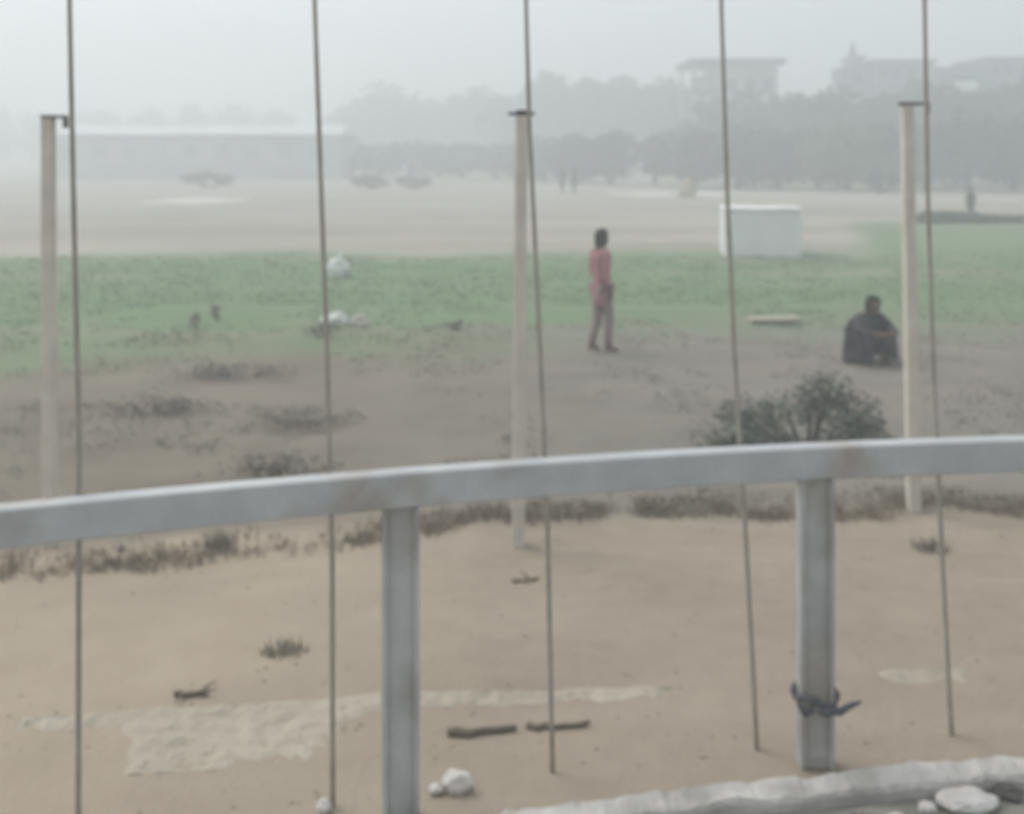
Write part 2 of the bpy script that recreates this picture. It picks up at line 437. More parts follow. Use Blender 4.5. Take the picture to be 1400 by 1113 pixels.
stick(722, 998, 806, 992, .014, 'thinner dark stick crossing the foot of the middle pole', fork=False, seed=2)
stick(238, 953, 284, 951, .013, 'short dark stick beside the pale concrete edging at left', seed=3)
stick(700, 796, 738, 793, .011, 'small dark stick just below the middle concrete post', seed=5)

def tuft(px, py, n, h, spread, w, m, name, lab, cat, seed, group=None):
    r = random.Random(seed); D = 4.0
    for _ in range(40):
        z = ground_z(X(px, D), D); D = (EYE - z)*FPX/(py - HY)
    bm = bmesh.new(); blades(bm, 0, 0, 0, n, h, spread, w, r, .9)
    o = obj(name, bm, M[m]); o.location = (X(px, D), D, ground_z(X(px, D), D))
    return tag(o, lab, cat, group)
tuft(390, 893, 130, .05, .10, .006, 'dry_dark', 'weed_tuft', 'flat dark weed tuft on open sand left of the second pole', 'weed', 11, 'weed tufts on the sand')
tuft(1272, 752, 110, .07, .10, .006, 'dry_dark', 'weed_tuft', 'dark weed tuft at the foot of the right concrete post', 'weed', 12, 'weed tufts on the sand')
tuft(300, 748, 90, .10, .07, .006, 'dry_dark', 'weed_tuft', 'small weed tuft under the rail at left', 'weed', 13, 'weed tufts on the sand')

def rock(px, py, D, r, sq, m, name, lab, cat, seed, group=None):
    z = ground_z(X(px, D), D) if D > 3.5 else .758
    bm = bmesh.new(); blob(bm, (0, 0, 0), r, sq, seed, .35, 3)
    o = obj(name, bm, M[m], smooth=False); o.location = (X(px, D), D, z + r*sq[2]*.55)
    return tag(o, lab, cat, group)
rock(625, 1095, 3.52, .042, (1.15, .9, .9), 'pale_stone', 'stone', 'white stone on the ground right of the left guardrail post', 'stone', 3, 'pale stones by the kerb')
rock(596, 1108, 3.50, .020, (1.2, .9, .7), 'pale_stone', 'stone', 'pebble left of the white stone', 'stone', 5, 'pale stones by the kerb')
rock(443, 1101, 3.40, .024, (1, .9, .9), 'pale_stone', 'stone', 'small white stone left of the left guardrail post', 'stone', 4, 'pale stones by the kerb')
for i, (px, D, r, sq, m, lab) in enumerate([
        (1322, 3.42, .055, (1.8, 1, .5), 'pale_stone', 'flat pale rubble piece in front of the kerb at lower right'),
        (1378, 3.47, .035, (1.3, 1, .6), 'stone', 'dark rubble piece near the lower right corner'),
        (1268, 3.40, .022, (1.3, 1, .7), 'pale_stone', 'small pale rubble piece left of the flat one'),
        (1180, 3.32, .03, (1.6, 1, .6), 'stone', 'low dark rubble piece in front of the right guardrail post'),
        (1225, 3.35, .018, (1.3, 1, .7), 'pale_stone', 'tiny pale rubble piece right of the low dark one')]):
    rock(px, 0, D, r, sq, m, 'rubble', lab, 'rubble', 20 + i, 'rubble in front of the kerb')

# pebbles and grit: nobody could count them
r = random.Random(31); bm = bmesh.new()
for _ in range(2200):
    x = r.uniform(-2.6, 3.2); y = rail_y(x) + (.1 + 2.7*r.random()**1.3 if r.random() < .7 else -.26 - .5*r.random())
    s = .002 + (.006 if y > rail_y(x) else .016)*r.random()**3
    res = bmesh.ops.create_icosphere(bm, subdivisions=1, radius=s)
    z = ground_z(x, y) if y > rail_y(x) else .758
    for v in res['verts']: v.co = Vector((v.co.x*r.uniform(.8, 1.5), v.co.y, v.co.z*.7)) + Vector((x, y, z + s*.2))
tag(kind(obj('gravel', bm, mat('grit', (.28, .24, .185), (.40, .345, .275), 14)), 'stuff'), 'fine grit scattered over the sandy verge', 'gravel')

# ------------------------------------------------------------------ scrub and crops
r = random.Random(5); bm = bmesh.new()
for _ in range(3000):
    x = r.uniform(-5.5, 6.5); s = rail_y(x) - 3.46
    y = 6.35 + s*.8 + abs(r.gauss(0, .22)) + .25*fbm(x, 0, .8, 2.2)
    if fbm(x, 1.0, .9, 7.7) < .05 and r.random() < .8: continue
    blades(bm, x, y, ground_z(x, y), 7, .05, .08, .004, r, 1.0)
kind(tag(obj('dry_grass', bm, M['dry']), 'low brown dry grass along the crest of the sand', 'grass'), 'stuff')
bm = bmesh.new()
for _ in range(5000):
    y = 8 + 10*r.random(); x = r.uniform(-.62*y, .62*y)
    if fbm(x, y, 1.7, 4.2) < .05: continue
    blades(bm, x, y, ground_z(x, y), 4, .055, .16, .012, r, 2.5)
kind(tag(obj('weeds', bm, M['dry_dark']), 'patchy grey brown weeds over the bare ground beyond the rail', 'weeds'), 'stuff')
bm = bmesh.new()
for _ in range(9000):
    y = 15.5 + 15*r.random(); x = r.uniform(-.62*y, .62*y)
    if y < 16 + .2*x + 1.5*r.random() or (y > 29 and x < 11): continue
    if fbm(x, y, 3.2, 14.2) < -.12 - (.25 if y > 20 else -.1): continue
    if abs(x - X(818, 15.2)) < .5 and y < 17: continue
    blades(bm, x, y, ground_z(x, y), 4, .055, .22, .020, r, 3.0)
kind(tag(obj('crop', bm, M['crop']), 'green crop growing in a band across the field', 'crop'), 'stuff')

def bush(name, x, y, w, h, m, lab, cat, seed, n=900, leaf=.045, group=None, d=None):
    r = random.Random(seed); root = empty(name, (x, y, ground_z(x, y)))
    tag(root, lab, cat, group)
    bm = bmesh.new(); st = bmesh.new()
    k = max(5, int(w/h*5)); d = d or w*.6
    for i in range(k):
        a = r.random()*6.283; q = math.sqrt(r.random())
        cx, cy = math.cos(a)*q*w*.42, math.sin(a)*q*d*.42
        cz = h*(.3 + .45*r.random()*(1 - .6*q*q))
        leaves(bm, (cx, cy, cz), (w*.17, d*.18, h*.26), n//k, leaf, r)
        tube(st, [(cx*.2, cy*.2, -.05), (cx*.6, cy*.6, cz*.5), (cx, cy, cz)], [h*.03, h*.02, h*.01], 6)
    obj('foliage', bm, M[m], root); obj('stem', st, M['bark'], root)
    return root
# low dark bush behind the rail, right
for i, (px, D, w, h, lab) in enumerate([(1105, 10.2, 1.7, .84, 'tallest dark green bush behind the rail below the crouching person'),
                                        (1025, 9.6, 1.0, .42, 'lower dark green bush behind the rail below the white tank'),
                                        (1175, 9.6, 1.0, .55, 'low dark bush close to the rail left of the right concrete post')]):
    bush('bush', X(px, D), D, w, h, 'bush', lab, 'bush', 40 + i, 2600, .026, 'green bushes behind the rail', 1.1)
for i, (px, D, w, h, lab) in enumerate([(410, 11.2, 1.2, .26, 'grey brown dry shrub left of the second pole behind the rail'),
                                        (395, 9.6, .9, .20, 'low dry shrub just above the rail near the second pole'),
                                        (215, 11.8, 1.2, .2, 'reddish brown dry shrub in the bare ground at left'),
                                        (330, 13.6, 1.4, .18, 'flat dry shrub at the near edge of the green crop'),
                                        (660, 9.3, .9, .2, 'dry shrub at the rail left of the middle concrete post')]):
    bush('dry_shrub', X(px, D), D, w, h, 'dry_dark', lab, 'shrub', 60 + i, 420, .03, 'dry shrubs on the bare ground')
for i, (px, D, h, lab) in enumerate([(270, 17.6, .26, 'dark round weed clump at the edge of the green crop'),
                                     (300, 18.2, .40, 'upright dark weed stalks right of the round clump'),
                                     (440, 16.6, .28, 'dark green weed clump left of the white bag'),
                                     (625, 17.0, .22, 'lone dark weed clump left of the middle concrete post')]):
    bush('weed_clump', X(px, D), D, .24 if i != 2 else .7, h, 'bush' if i == 2 else 'dry_dark', lab, 'weed', 80 + i, 150, .03, 'weed clumps at the crop edge')

# ------------------------------------------------------------------ bags, slab, tank
def sack(px, D, w, h, m, lab, seed, up=True):
    r = random.Random(seed); bm = bmesh.new()
    blob(bm, (0, 0, h*.36), 1, (w*.5, w*.4, h*.42), seed, .55, 4)
    if up:
        tube(bm, [(0, 0, h*.75), (w*.08, 0, h*.92), (w*.2, 0, h*1.02)], [w*.16, w*.07, w*.12], 9)
    o = obj('sack', bm, M[m], smooth=True); x = X(px, D); o.location = (x, D, ground_z(x, D) - .02)
    return tag(o, lab, 'sack', 'sacks in the field')
sack(462, 24.5, .46, .52, 'sack', 'upright white sack in the green crop beside the second pole', 3)
sack(458, 18.2, .42, .22, 'sack', 'white sack lying flat at the near edge of the crop', 8, False)
sack(491, 17.6, .30, .26, 'pale_sack', 'beige sack right of the flat white one', 12, False)
# dark bird-sized clod beside the upright sack
tag(bush('weed_clump', X(476, 24.6), 24.6, .16, .5, 'dry_dark', 'dark weed stalk right beside the upright white sack', 'weed', 90, 160, .04), 'dark weed stalk right beside the upright white sack', 'weed', 'weed clumps at the crop edge')

x, D = X(1058, 17.8), 17.8
bm = bmesh.new(); box(bm, -.40, .40, -.16, .16, .02, .085, .012, 2)
for v in bm.verts: v.co.z += .03*v.co.x + .006*fbm(v.co.x, v.co.y, .3, 3)
o = obj('stone_slab', bm, M['concrete']); o.location = (x, D, ground_z(x, D) + .01)
tag(o, 'thin pale slab lying flat on the ground below the white tank', 'slab')

D = 29.0; x0 = X(1048, D)
tk = empty('water_tank', (x0, D + .7, ground_z(x0, D)), R(-7)); tag(tk, 'white boxy water tank with flat lid at the green crop edge', 'tank')
bm = bmesh.new(); box(bm, -1.03, .99, -.7, .7, -.1, 1.19, .09, 4)
obj('body', bm, M['white'], tk, smooth=False)
bm = bmesh.new(); box(bm, -1.06, 1.02, -.73, .73, 1.192, 1.28, .03, 2); obj('lid', bm, M['white'], tk)
bm = bmesh.new(); tube(bm, [(.6, -.3, 1.282), (.6, -.3, 1.31)], .22, 20); obj('hatch', bm, M['white'], tk)

# ------------------------------------------------------------------ people
def skin(name, V, E, rad, m, parent, sub=2):
    me = bpy.data.meshes.new(name); me.from_pydata([tuple(v) for v in V], E, [])
    o = bpy.data.objects.new(name, me); col.objects.link(o)
    sk = o.modifiers.new('Skin', 'SKIN'); sk.use_smooth_shade = True
    for i, d in enumerate(me.skin_vertices[0].data):
        q = rad[i]; d.radius = (q, q) if not isinstance(q, tuple) else q
        d.use_root = (i == 0)
    ss = o.modifiers.new('Sub', 'SUBSURF'); ss.levels = sub; ss.render_levels = sub
    dg = bpy.context.evaluated_depsgraph_get(); dg.update()
    me2 = bpy.data.meshes.new_from_object(o.evaluated_get(dg)); me2.name = name
    bpy.data.objects.remove(o); bpy.data.meshes.remove(me)
    for p in me2.polygons: p.use_smooth = True
    me2.materials.clear(); me2.materials.append(m)
    return link(name, me2, m, parent)
class Sk:
    def __init__(s): s.V = []; s.E = []; s.r = []
    def add(s, p, r, par=None):
        s.V.append(Vector(p)); s.r.append(r)
        if par is not None: s.E.append((par, len(s.V)-1))
        return len(s.V)-1
    def chain(s, par, pts):
        for p, r in pts: par = s.add(p, r, par)
        return par
def hand(s, w, elbow, wrist, side):
    """palm and five separate, unequal, slightly bent fingers"""
    d = (Vector(wrist) - Vector(elbow)).normalized()
    fwd = Vector((0, 1, 0)); fwd = (fwd - d*fwd.dot(d)).normalized(); nrm = d.cross(fwd)
    c = Vector(wrist)
    pm = s.add(c + d*.05, (.030), w)
    pe = s.add(c + d*.085, (.030), pm)
    for k, (off, ln) in enumerate(((.030, .068), (.010, .078), (-.011, .072), (-.030, .055))):
        b = c + d*.095 + fwd*off
        s.chain(pe, [(b, .0095), (b + d*ln*.5 + nrm*side*-.008, .0085), (b + d*ln + nrm*side*-.03, .007)])
    b = c + d*.035 + fwd*.036
    s.chain(pm, [(b, .011), (b + d*.03 + fwd*.016, .0095), (b + d*.058 + fwd*.016, .008)])
def head(s, neck, c, fw):
    """c: centre of the skull, fw: where the face looks"""
    c = Vector(c); fw = Vector(fw).normalized(); up = Vector((0, 0, 1)); rt = fw.cross(up)
    jaw = s.add(c - up*.07 + fw*.025, .058, neck)
    sk = s.add(c, .082, jaw)
    top = s.add(c + up*.055 - fw*.012, .070, sk)
    s.chain(jaw, [(c - up*.028 + fw*.092, .016), (c - up*.036 + fw*.112, .011)])
    s.chain(jaw, [(c - up*.098 + fw*.07, .022)])
    for q in (-1, 1): s.chain(sk, [(c - up*.02 + rt*q*.085, .016), (c - up*.005 + rt*q*.096 - fw*.012, .014)])
def head_extras(root, c, fw, hair_m, long=False, name='hair', eyes=True):
    c = Vector(c); fw = Vector(fw).normalized(); up = Vector((0, 0, 1)); rt = fw.cross(up)
    bm = bmesh.new()
    res = bmesh.ops.create_icosphere(bm, subdivisions=3, radius=1)
    for v in list(bm.verts):
        d = v.co.copy(); f = d.dot(fw); u = d.z
        rr = .104 + .006*mnoise.noise(d*5)
        v.co = c + up*.022 - fw*.016 + d*rr
        if long and u < 0: v.co += up*u*.12 - fw*.03*(-u)
    dead = [v for v in bm.verts if (v.co - c).dot(fw) > .035 and (v.co - c).z < .06]
    bmesh.ops.delete(bm, geom=dead, context='VERTS')
    if not long:
        bmesh.ops.delete(bm, geom=[v for v in bm.verts if (v.co - c).z < -.055], context='VERTS')
    bmesh.ops.solidify(bm, geom=bm.faces[:], thickness=.012)
    obj(name, bm, hair_m, root, True)
    if eyes:
        for q in (-1, 1):
            bm = bmesh.new(); bmesh.ops.create_icosphere(bm, subdivisions=2, radius=.012)
            bmesh.ops.transform(bm, matrix=Matrix.Translation(c + up*.004 + fw*.073 + rt*q*.030), verts=bm.verts)
            obj('eye', bm, M['eye'], root, True)
def standing(loc, rz, lab, top_m, leg_m, scale=1.0, stride=.16, robe=False, long_hair=False, arms=0.0):
    root = empty('person', loc, rz); root.scale = (scale,)*3
    tag(root, lab, 'person')
    s = Sk(); F = Vector((0, 1, 0))
    pel = s.add((0, 0, .94), .115); wa = s.add((0, .01, 1.12), .105, pel); ch = s.add((0, .0, 1.30), .118, wa); uc = s.add((0, -.01, 1.42), .085, ch)
    nk = s.add((0, 0, 1.50), .048, uc)
    hc = (0, .025, 1.625); head(s, nk, hc, F)
    A = {}
    for q in (-1, 1):
        sw = q*stride*.7
        sh = (q*.165, -.01, 1.405); el = (q*.205, -.03 - sw*.35, 1.13); wr = (q*.195, .06 - sw*.9 + arms, .90 + arms*.6)
        a = s.chain(uc, [(sh, .052), (el, .040), (wr, .027)]); hand(s, a, el, wr, q)
        hp = (q*.085, 0, .88); kn = (q*.09, .04 + sw*.55, .49); an = (q*.09, -.03 + sw*1.25, .09 if sw > 0 else .12)
        l = s.chain(pel, [(hp, .085), (kn, .056), (an, .038)])
        s.chain(l, [((an[0] + q*.01, an[1] + .09, .045), .036), ((an[0] + q*.015, an[1] + .165, .032), .026)])
        s.chain(l, [((an[0], an[1] - .045, .035), .03)])
        A[q] = (sh, el, wr, hp, kn, an)
    skin('body', s.V, s.E, s.r, M['skin'], root)
    t = Sk(); b = t.add((0, .01, 1.12), .128); c = t.add((0, 0, 1.30), .138, b); u = t.add((0, -.01, 1.42), .098, c)
    t.chain(b, [((0, 0, .96), .142), ((0, 0, .52 if robe else .62), .19 if robe else .140)])
    t.chain(u, [((0, 0, 1.48), .060)])
    for q in (-1, 1):
        sh, el, wr = A[q][:3]
        t.chain(u, [(sh, .066), (el, .054), (tuple(Vector(el).lerp(Vector(wr), .75)), .046)])
    skin('tunic' if robe else 'shirt', t.V, t.E, t.r, top_m, root)
    l = Sk(); p0 = l.add((0, 0, .93), .125)
    for q in (-1, 1):
        hp, kn, an = A[q][3:]
        l.chain(p0, [(hp, .100), (kn, .074), (tuple(Vector(kn).lerp(Vector(an), .9)), .060)])
    skin('trousers', l.V, l.E, l.r, leg_m, root)
    head_extras(root, hc, F, M['hair'], long_hair)
    return root
D = 15.2; x = X(822, D)
standing((x, D, ground_z(x, D)), R(-60), 'person with dark hair in a faded red top, standing in the field', M['red'], M['taupe'], .985, .09, long_hair=True)
D = 72.0
for px, lab, tm, lm, rz in [(769, 'left person of the distant pair, slim and in dark clothes', 'dark_cloth', 'dark_cloth', 40), (785, 'right person of the distant pair, facing the other', 'dark_cloth', 'grey_cloth', 120)]:
    x = X(px, D); standing((x, D, ground_z(x, D)), R(rz), lab, M[tm], M[lm], 1.02, .10)
D = 43.8; x = X(1327, D)
standing((x, D, ground_z(x, D)), R(160), 'distant person in dark clothes standing behind the dark hedge', M['grey_cloth'], M['grey_cloth'], .76, .06)

# person crouching
D = 14.5; x = X(1190, D)
root = empty('person', (x, D, ground_z(x, D)), R(200)); tag(root, 'person crouching on the ground in a dark shawl', 'person')
s = Sk(); F = Vector((.15, 1, -.15)).normalized()
pel = s.add((0, -.14, .24), .13); wa = s.add((0, -.15, .40), .115, pel); ch = s.add((0, -.08, .55), .12, wa); uc = s.add((0, -.03, .64), .085, ch); nk = s.add((0, .02, .70), .048, uc)
hc = (0, .06, .79); head(s, nk, hc, F)
for q in (-1, 1):
    el = (q*.27, .10, .46); wr = (q*.10, .31, .44)
    a = s.chain(uc, [((q*.17, -.02, .61), .052), (el, .040), (wr, .027)]); hand(s, a, el, wr, q)
    an = (q*.13, .06, .09)
    l = s.chain(pel, [((q*.10, -.10, .22), .09), ((q*.20, .24, .47), .058), (an, .038)])
    s.chain(l, [((q*.15, .15, .045), .035), ((q*.16, .22, .032), .026)])
skin('body', s.V, s.E, s.r, M['skin'], root)
l = Sk(); p0 = l.add((0, -.14, .24), .145)
for q in (-1, 1): l.chain(p0, [((q*.11, -.08, .23), .105), ((q*.20, .25, .47), .078), ((q*.14, .09, .14), .060)])
skin('trousers', l.V, l.E, l.r, M['grey_cloth'], root)
t = Sk(); b = t.add((0, -.15, .40), .14); u = t.add((0, -.05, .60), .115, t.add((0, -.08, .53), .14, b)); t.chain(u, [((0, .01, .685), .062)])
for q in (-1, 1): t.chain(u, [((q*.17, -.02, .61), .068), ((q*.27, .10, .46), .056), ((q*.15, .25, .445), .044)])
skin('shirt', t.V, t.E, t.r, M['grey_cloth'], root)
bm = bmesh.new(); rings = []; nseg = 40      # shawl over the shoulders, open at the front
for i, (z, rx, ry, oy) in enumerate([(.655, .10, .09, .0), (.63, .20, .13, -.03), (.56, .285, .185, -.04), (.44, .335, .24, -.03), (.30, .35, .27, -.02), (.16, .36, .285, -.02), (.05, .375, .30, -.02)]):
    ring = []
    for k in range(nseg + 1):
        a = R(112) + R(316)*k/nseg
        f = 1 + .05*math.sin(a*7 + i*.4)*min(1, i/3) + .03*math.sin(a*13 + i)
        ring.append(bm.verts.new((rx*math.cos(a)*f, oy + ry*math.sin(a)*f, z + .02*math.sin(a*3 + 1)*(i/6))))
    rings.append(ring)
for a, b in zip(rings, rings[1:]):
    for k in range(nseg): bm.faces.new((a[k], a[k+1], b[k+1], b[k]))
bmesh.ops.solidify(bm, geom=bm.faces[:], thickness=.012)
obj('shawl', bm, M['grey_cloth'], root, True)
head_extras(root, hc, F, M['scarf'], True, 'headscarf')

# ------------------------------------------------------------------ trees
def crown_bm(seed, w, h, z0, n=1500, leaf=.35, clumps=14):
    r = random.Random(seed); bm = bmesh.new(); cs = []
    for i in range(clumps):
        t = (i + .5)/clumps
        prof = math.sin(math.pi*min(1, .12 + .85*t))**.6
        a = i*2.4 + r.random(); q = (.25 + .6*r.random())*prof
        c = (math.cos(a)*q*w*.42, math.sin(a)*q*w*.42, z0 + h*(.10 + .80*t))
        rad = w*(.13 + .11*r.random())
        cs.append(c)
        leaves(bm, c, (rad, rad, rad*.8), n//clumps, leaf, r)
    return bm, cs
protos = []
for v in range(6):
    w, h, z0 = [(5.5, 5.2, .7), (6.5, 5.0, .8), (4.6, 5.8, .9), (7, 4.6, .5), (5.4, 5.0, .6), (3.6, 5.6, .7)][v]
    bm, cs = crown_bm(100 + v, w, h, z0, 1900, .26)
    tr = bmesh.new(); tube(tr, [(0, 0, -.2), (.05, .03, z0*.6), (0, .08, z0 + h*.3), (.1, 0, z0 + h*.75)], [.22, .17, .12, .04], 9)
    for c in cs[::2]: tube(tr, [(0, .05, z0 + max(.1, (c[2]-z0)*.3)), (c[0]*.5, c[1]*.5, (c[2] + z0)*.5 + .2), c], [.09, .06, .02], 6)
    mc = bpy.data.meshes.new('crown'); bm.to_mesh(mc); bm.free()
    mt = bpy.data.meshes.new('trunk'); tr.to_mesh(mt); tr.free(); mt.materials.append(M['bark'])
    protos.append((mc, mt, z0 + h, w))
crown_cache = {}
def tree(px, py_top, D, m, lab, group, v, wide=1.0, name='tree'):
    D = far(D, 1.0 if px < 705 else (.85 if px < 940 else .5))
    mc, mt, H, W = protos[v]
    key = (v, m)
    if key not in crown_cache:
        c = mc.copy(); c.materials.clear(); c.materials.append(M[m]); crown_cache[key] = c
    x = X(px, D); g = ground_z(x, D)
    s = (Z(py_top, D) - g)/H
    root = empty(name, (x, D, g), rnd.random()*6.28); root.scale = (s*wide, s*wide, s)
    tag(root, lab, 'tree', group)
    link('crown', crown_cache[key], None, root); link('trunk', mt, None, root)
    return root
# far treeline, left of centre (faintest), centre, right
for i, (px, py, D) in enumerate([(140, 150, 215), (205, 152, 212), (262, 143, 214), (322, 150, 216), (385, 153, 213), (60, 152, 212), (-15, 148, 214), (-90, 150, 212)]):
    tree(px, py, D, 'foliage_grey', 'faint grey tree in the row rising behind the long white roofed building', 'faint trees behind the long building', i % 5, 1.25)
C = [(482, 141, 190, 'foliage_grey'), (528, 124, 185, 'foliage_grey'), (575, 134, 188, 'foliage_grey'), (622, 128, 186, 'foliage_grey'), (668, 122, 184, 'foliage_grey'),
     (712, 128, 180, 'foliage_grey'), (752, 110, 170, 'foliage_grey'), (800, 105, 165, 'foliage_grey'), (850, 103, 165, 'foliage_grey'), (897, 110, 160, 'foliage_far'),
     (936, 124, 150, 'foliage_far')]
for i, (px, py, D, m) in enumerate(C):
    lab = 'hazy grey tree in the far treeline left of the middle concrete post' if px < 705 else 'hazy tree in the far treeline between the middle post and the slab roofed building'
    tree(px, py, D, m, lab, 'far treeline', (i*2 + 1) % 5, 1.2)
for i, (px, py, D) in enumerate([(975, 138, 135), (1025, 134, 132), (1078, 131, 130), (1120, 128, 125), (1165, 124, 122), (1215, 128, 120), (1262, 122, 118), (1310, 124, 115), (1362, 118, 112), (1412, 116, 112), (1470, 116, 112), (1540, 114, 112), (1615, 116, 114)]):
    lab = 'dark hazy tree in the row below the slab roofed building' if px < 1140 else 'dark hazy tree in the row below the tower and flat blocks at right'
    tree(px, py, D, 'foliage_far', lab, 'tree row at right', (i + 2) % 5, 1.35)
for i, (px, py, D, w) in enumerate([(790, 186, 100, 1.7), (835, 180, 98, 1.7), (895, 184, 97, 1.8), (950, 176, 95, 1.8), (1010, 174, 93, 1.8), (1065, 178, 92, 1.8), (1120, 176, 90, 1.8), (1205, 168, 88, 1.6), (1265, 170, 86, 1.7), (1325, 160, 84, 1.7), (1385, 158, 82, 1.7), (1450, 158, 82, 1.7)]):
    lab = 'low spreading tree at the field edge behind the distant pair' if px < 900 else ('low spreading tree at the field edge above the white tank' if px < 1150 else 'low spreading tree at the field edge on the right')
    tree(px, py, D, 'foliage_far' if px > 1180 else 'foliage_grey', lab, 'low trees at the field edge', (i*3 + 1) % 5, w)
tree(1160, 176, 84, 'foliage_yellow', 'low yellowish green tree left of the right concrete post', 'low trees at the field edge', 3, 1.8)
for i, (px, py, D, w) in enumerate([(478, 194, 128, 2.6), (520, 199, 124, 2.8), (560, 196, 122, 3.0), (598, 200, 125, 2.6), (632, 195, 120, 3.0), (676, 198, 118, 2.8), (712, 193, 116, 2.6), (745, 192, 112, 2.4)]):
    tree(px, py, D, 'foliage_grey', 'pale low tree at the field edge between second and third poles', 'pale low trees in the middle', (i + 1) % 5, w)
def hedge_bush(px, py_top, D, w, m, lab, seed, group):
    D = far(D); x = X(px, D); h = Z(py_top, D) - ground_z(x, D)
    return bush('bush', x, D, w, h, m, lab, 'bush', seed, 900, .16, group)
hedge_bush(510, 234, 92, 3.4, 'dry', 'left dark bush of the pair left of the middle post far across the field', 201, 'field edge bushes')
hedge_bush(568, 238, 92, 3.6, 'dry', 'right flatter bush of the pair left of the middle post far across the field', 202, 'field edge bushes')
hedge_bush(285, 232, 95, 4.0, 'dry', 'dark bush in front of the long white roofed building', 203, 'field edge bushes')
hedge_bush(1205, 218, 72, 2.2, 'foliage_far', 'dark bush at the field edge left of the right concrete post', 204, 'field edge bushes')
# dark hedge the far right person stands behind
for i in range(7):
    px = 1285 + i*27
    hedge_bush(px, [288, 289, 292, 295, 296, 297, 298][i], 42.5 + .3*(i % 2), 1.6, 'bush', 'low dark hedge bush in the row at the feet of the far right person', 220 + i, 'hedge at far right')
# far-off wood behind everything
r = random.Random(77); bm = bmesh.new()
for i in range(220):
    x = -240 + 480*i/219 + r.uniform(-1, 1); h = 7 + 2.2*fbm(x, 0, 22, 6.6)
    leaves(bm, (x, 246 + r.uniform(-3, 3), h*.48), (3.2, 2.5, h*.5), 130, .55, r)
kind(tag(obj('distant_wood', bm, M['foliage_grey']), 'far-off wood fading into the haze along the horizon', 'wood'), 'stuff')

# hay heap on the pale path
D = 66; x = X(940, D); bm = bmesh.new(); blob(bm, (0, 0, .35), 1, (.5, .5, .75), 5, .25, 4)
o = obj('hay_heap', bm, M['hay']); o.location = (x, D, ground_z(x, D)); tag(o, 'small tan hay heap on the pale path left of the fourth pole', 'hay')
# pale paths across the field
def path_strip(name, px0, px1, D0, D1, m, lab=None):
    bm = bmesh.new(); prev = None
    for i in range(41):
        t = i/40; Dm = (D0 + D1)/2; x = X(px0 + (px1 - px0)*t, Dm)
        w = .5 + .5*min(1, t*6, (1-t)*6); k = fbm(x, 0, 4, 3.3)*.5
        row = [bm.verts.new((x, yy, ground_z(x, yy) + .015)) for yy in ((Dm - (D1-D0)/2*w + k), Dm + k*.5, (Dm + (D1-D0)/2*w + k*.6))]
        if prev:
            for q in (0, 1): bm.faces.new((prev[q], row[q], row[q+1], prev[q+1]))
        prev = row
    return kind(obj(name, bm, m), 'structure')
M['path'] = mat('pale path', (.56, .53, .47), (.66, .63, .57), .7, .95)
path_strip('path', 835, 990, 67.5, 74.5, M['path'])
path_strip('path', 205, 335, 58.0, 65.0, M['path'])
path_strip('path', 730, 870, 84.0, 87, M['path'])

# ------------------------------------------------------------------ buildings
def b_root(px, D, lab, name='building', rz=0.0, cat='building'):
    x = X(px, D); o = empty(name, (x, D, ground_z(x, D)), rz); tag(o, lab, cat); return o
def wall_with_openings(bm, w, d, z0, z1): box(bm, -w/2, w/2, 0, d, z0, z1)
# long low building, white roof edge
D = far(140, .55); wl = (462 - 62)/FPX*D; b = b_root(262, D, 'long low grey building with a bright white roof edge', 'long_building')
H = Z(171, D)
bm = bmesh.new(); box(bm, -wl/2, wl/2, 0, 12, -.3, H - 1.003); obj('wall', bm, M['wall_grey'], b)
bm = bmesh.new(); prev = None
for xx in (-wl/2 - .6, wl/2 + .6):
    row = [bm.verts.new((xx, yy, zz)) for yy, zz in ((-.8, H - 1.0), (-.8, H - .9), (1.0, H + .05), (12.8, H - .9), (12.8, H - .999))]
    if prev:
        for k in range(5): bm.faces.new((prev[k], prev[(k+1) % 5], row[(k+1) % 5], row[k]))
    bm.faces.new(row if prev is None else list(reversed(row))); prev = row
bmesh.ops.recalc_face_normals(bm, faces=bm.faces); obj('roof', bm, M['roof_white'], b)
for i in range(9):
    f = bmesh.new(); xx = -wl/2 + 2.2 + i*(wl - 4.4)/8
    box(f, xx - .9, xx + .9, -.06, -.003, 2.0, 3.6); fo = obj('window', f, M['wall_grey'], b)
    f = bmesh.new(); box(f, xx - .75, xx + .75, -.075, -.062, 2.15, 3.45); obj('pane', f, M['shutter'], fo)
# unfinished block with a slab roof
D = far(172); b = b_root(1008, D, 'pinkish unfinished block under a wide dark slab roof with open left bay', 'apartment_block')
k = D/FPX; H = Z(80, D); wL, wR = (945 - 1008)*k, (1070 - 1008)*k
bm = bmesh.new(); box(bm, (985 - 1008)*k, wR - .4, .6, 10, -.3, H - .623); obj('wall', bm, M['wall_pink'], b)
bm = bmesh.new(); box(bm, wL - .2, wR + .3, -.4, 10.6, H - .62, H, .05, 1); obj('roof_slab', bm, M['slab'], b)
for z in (H - 3.6, H - 6.4, H - 9.2):
    bm = bmesh.new(); box(bm, wL, (985 - 1008)*k - .003, .2, 9.8, z, z + .28); obj('floor_slab', bm, M['slab'], b)
for xx, yy in ((wL + .2, .4), (wL + 1.7, .4), (wL + .2, 9.2), (wL + 1.7, 9.2)):
    bm = bmesh.new(); box(bm, xx, xx + .36, yy, yy + .36, -.3, H - .623)
    obj('column', bm, M['wall_pink'], b)
bm = bmesh.new(); box(bm, wL + .8, (985 - 1008)*k - .5, 5.0, 5.2, H - 3.3, H - 1.6); obj('partition', bm, M['wall_pink'], b)
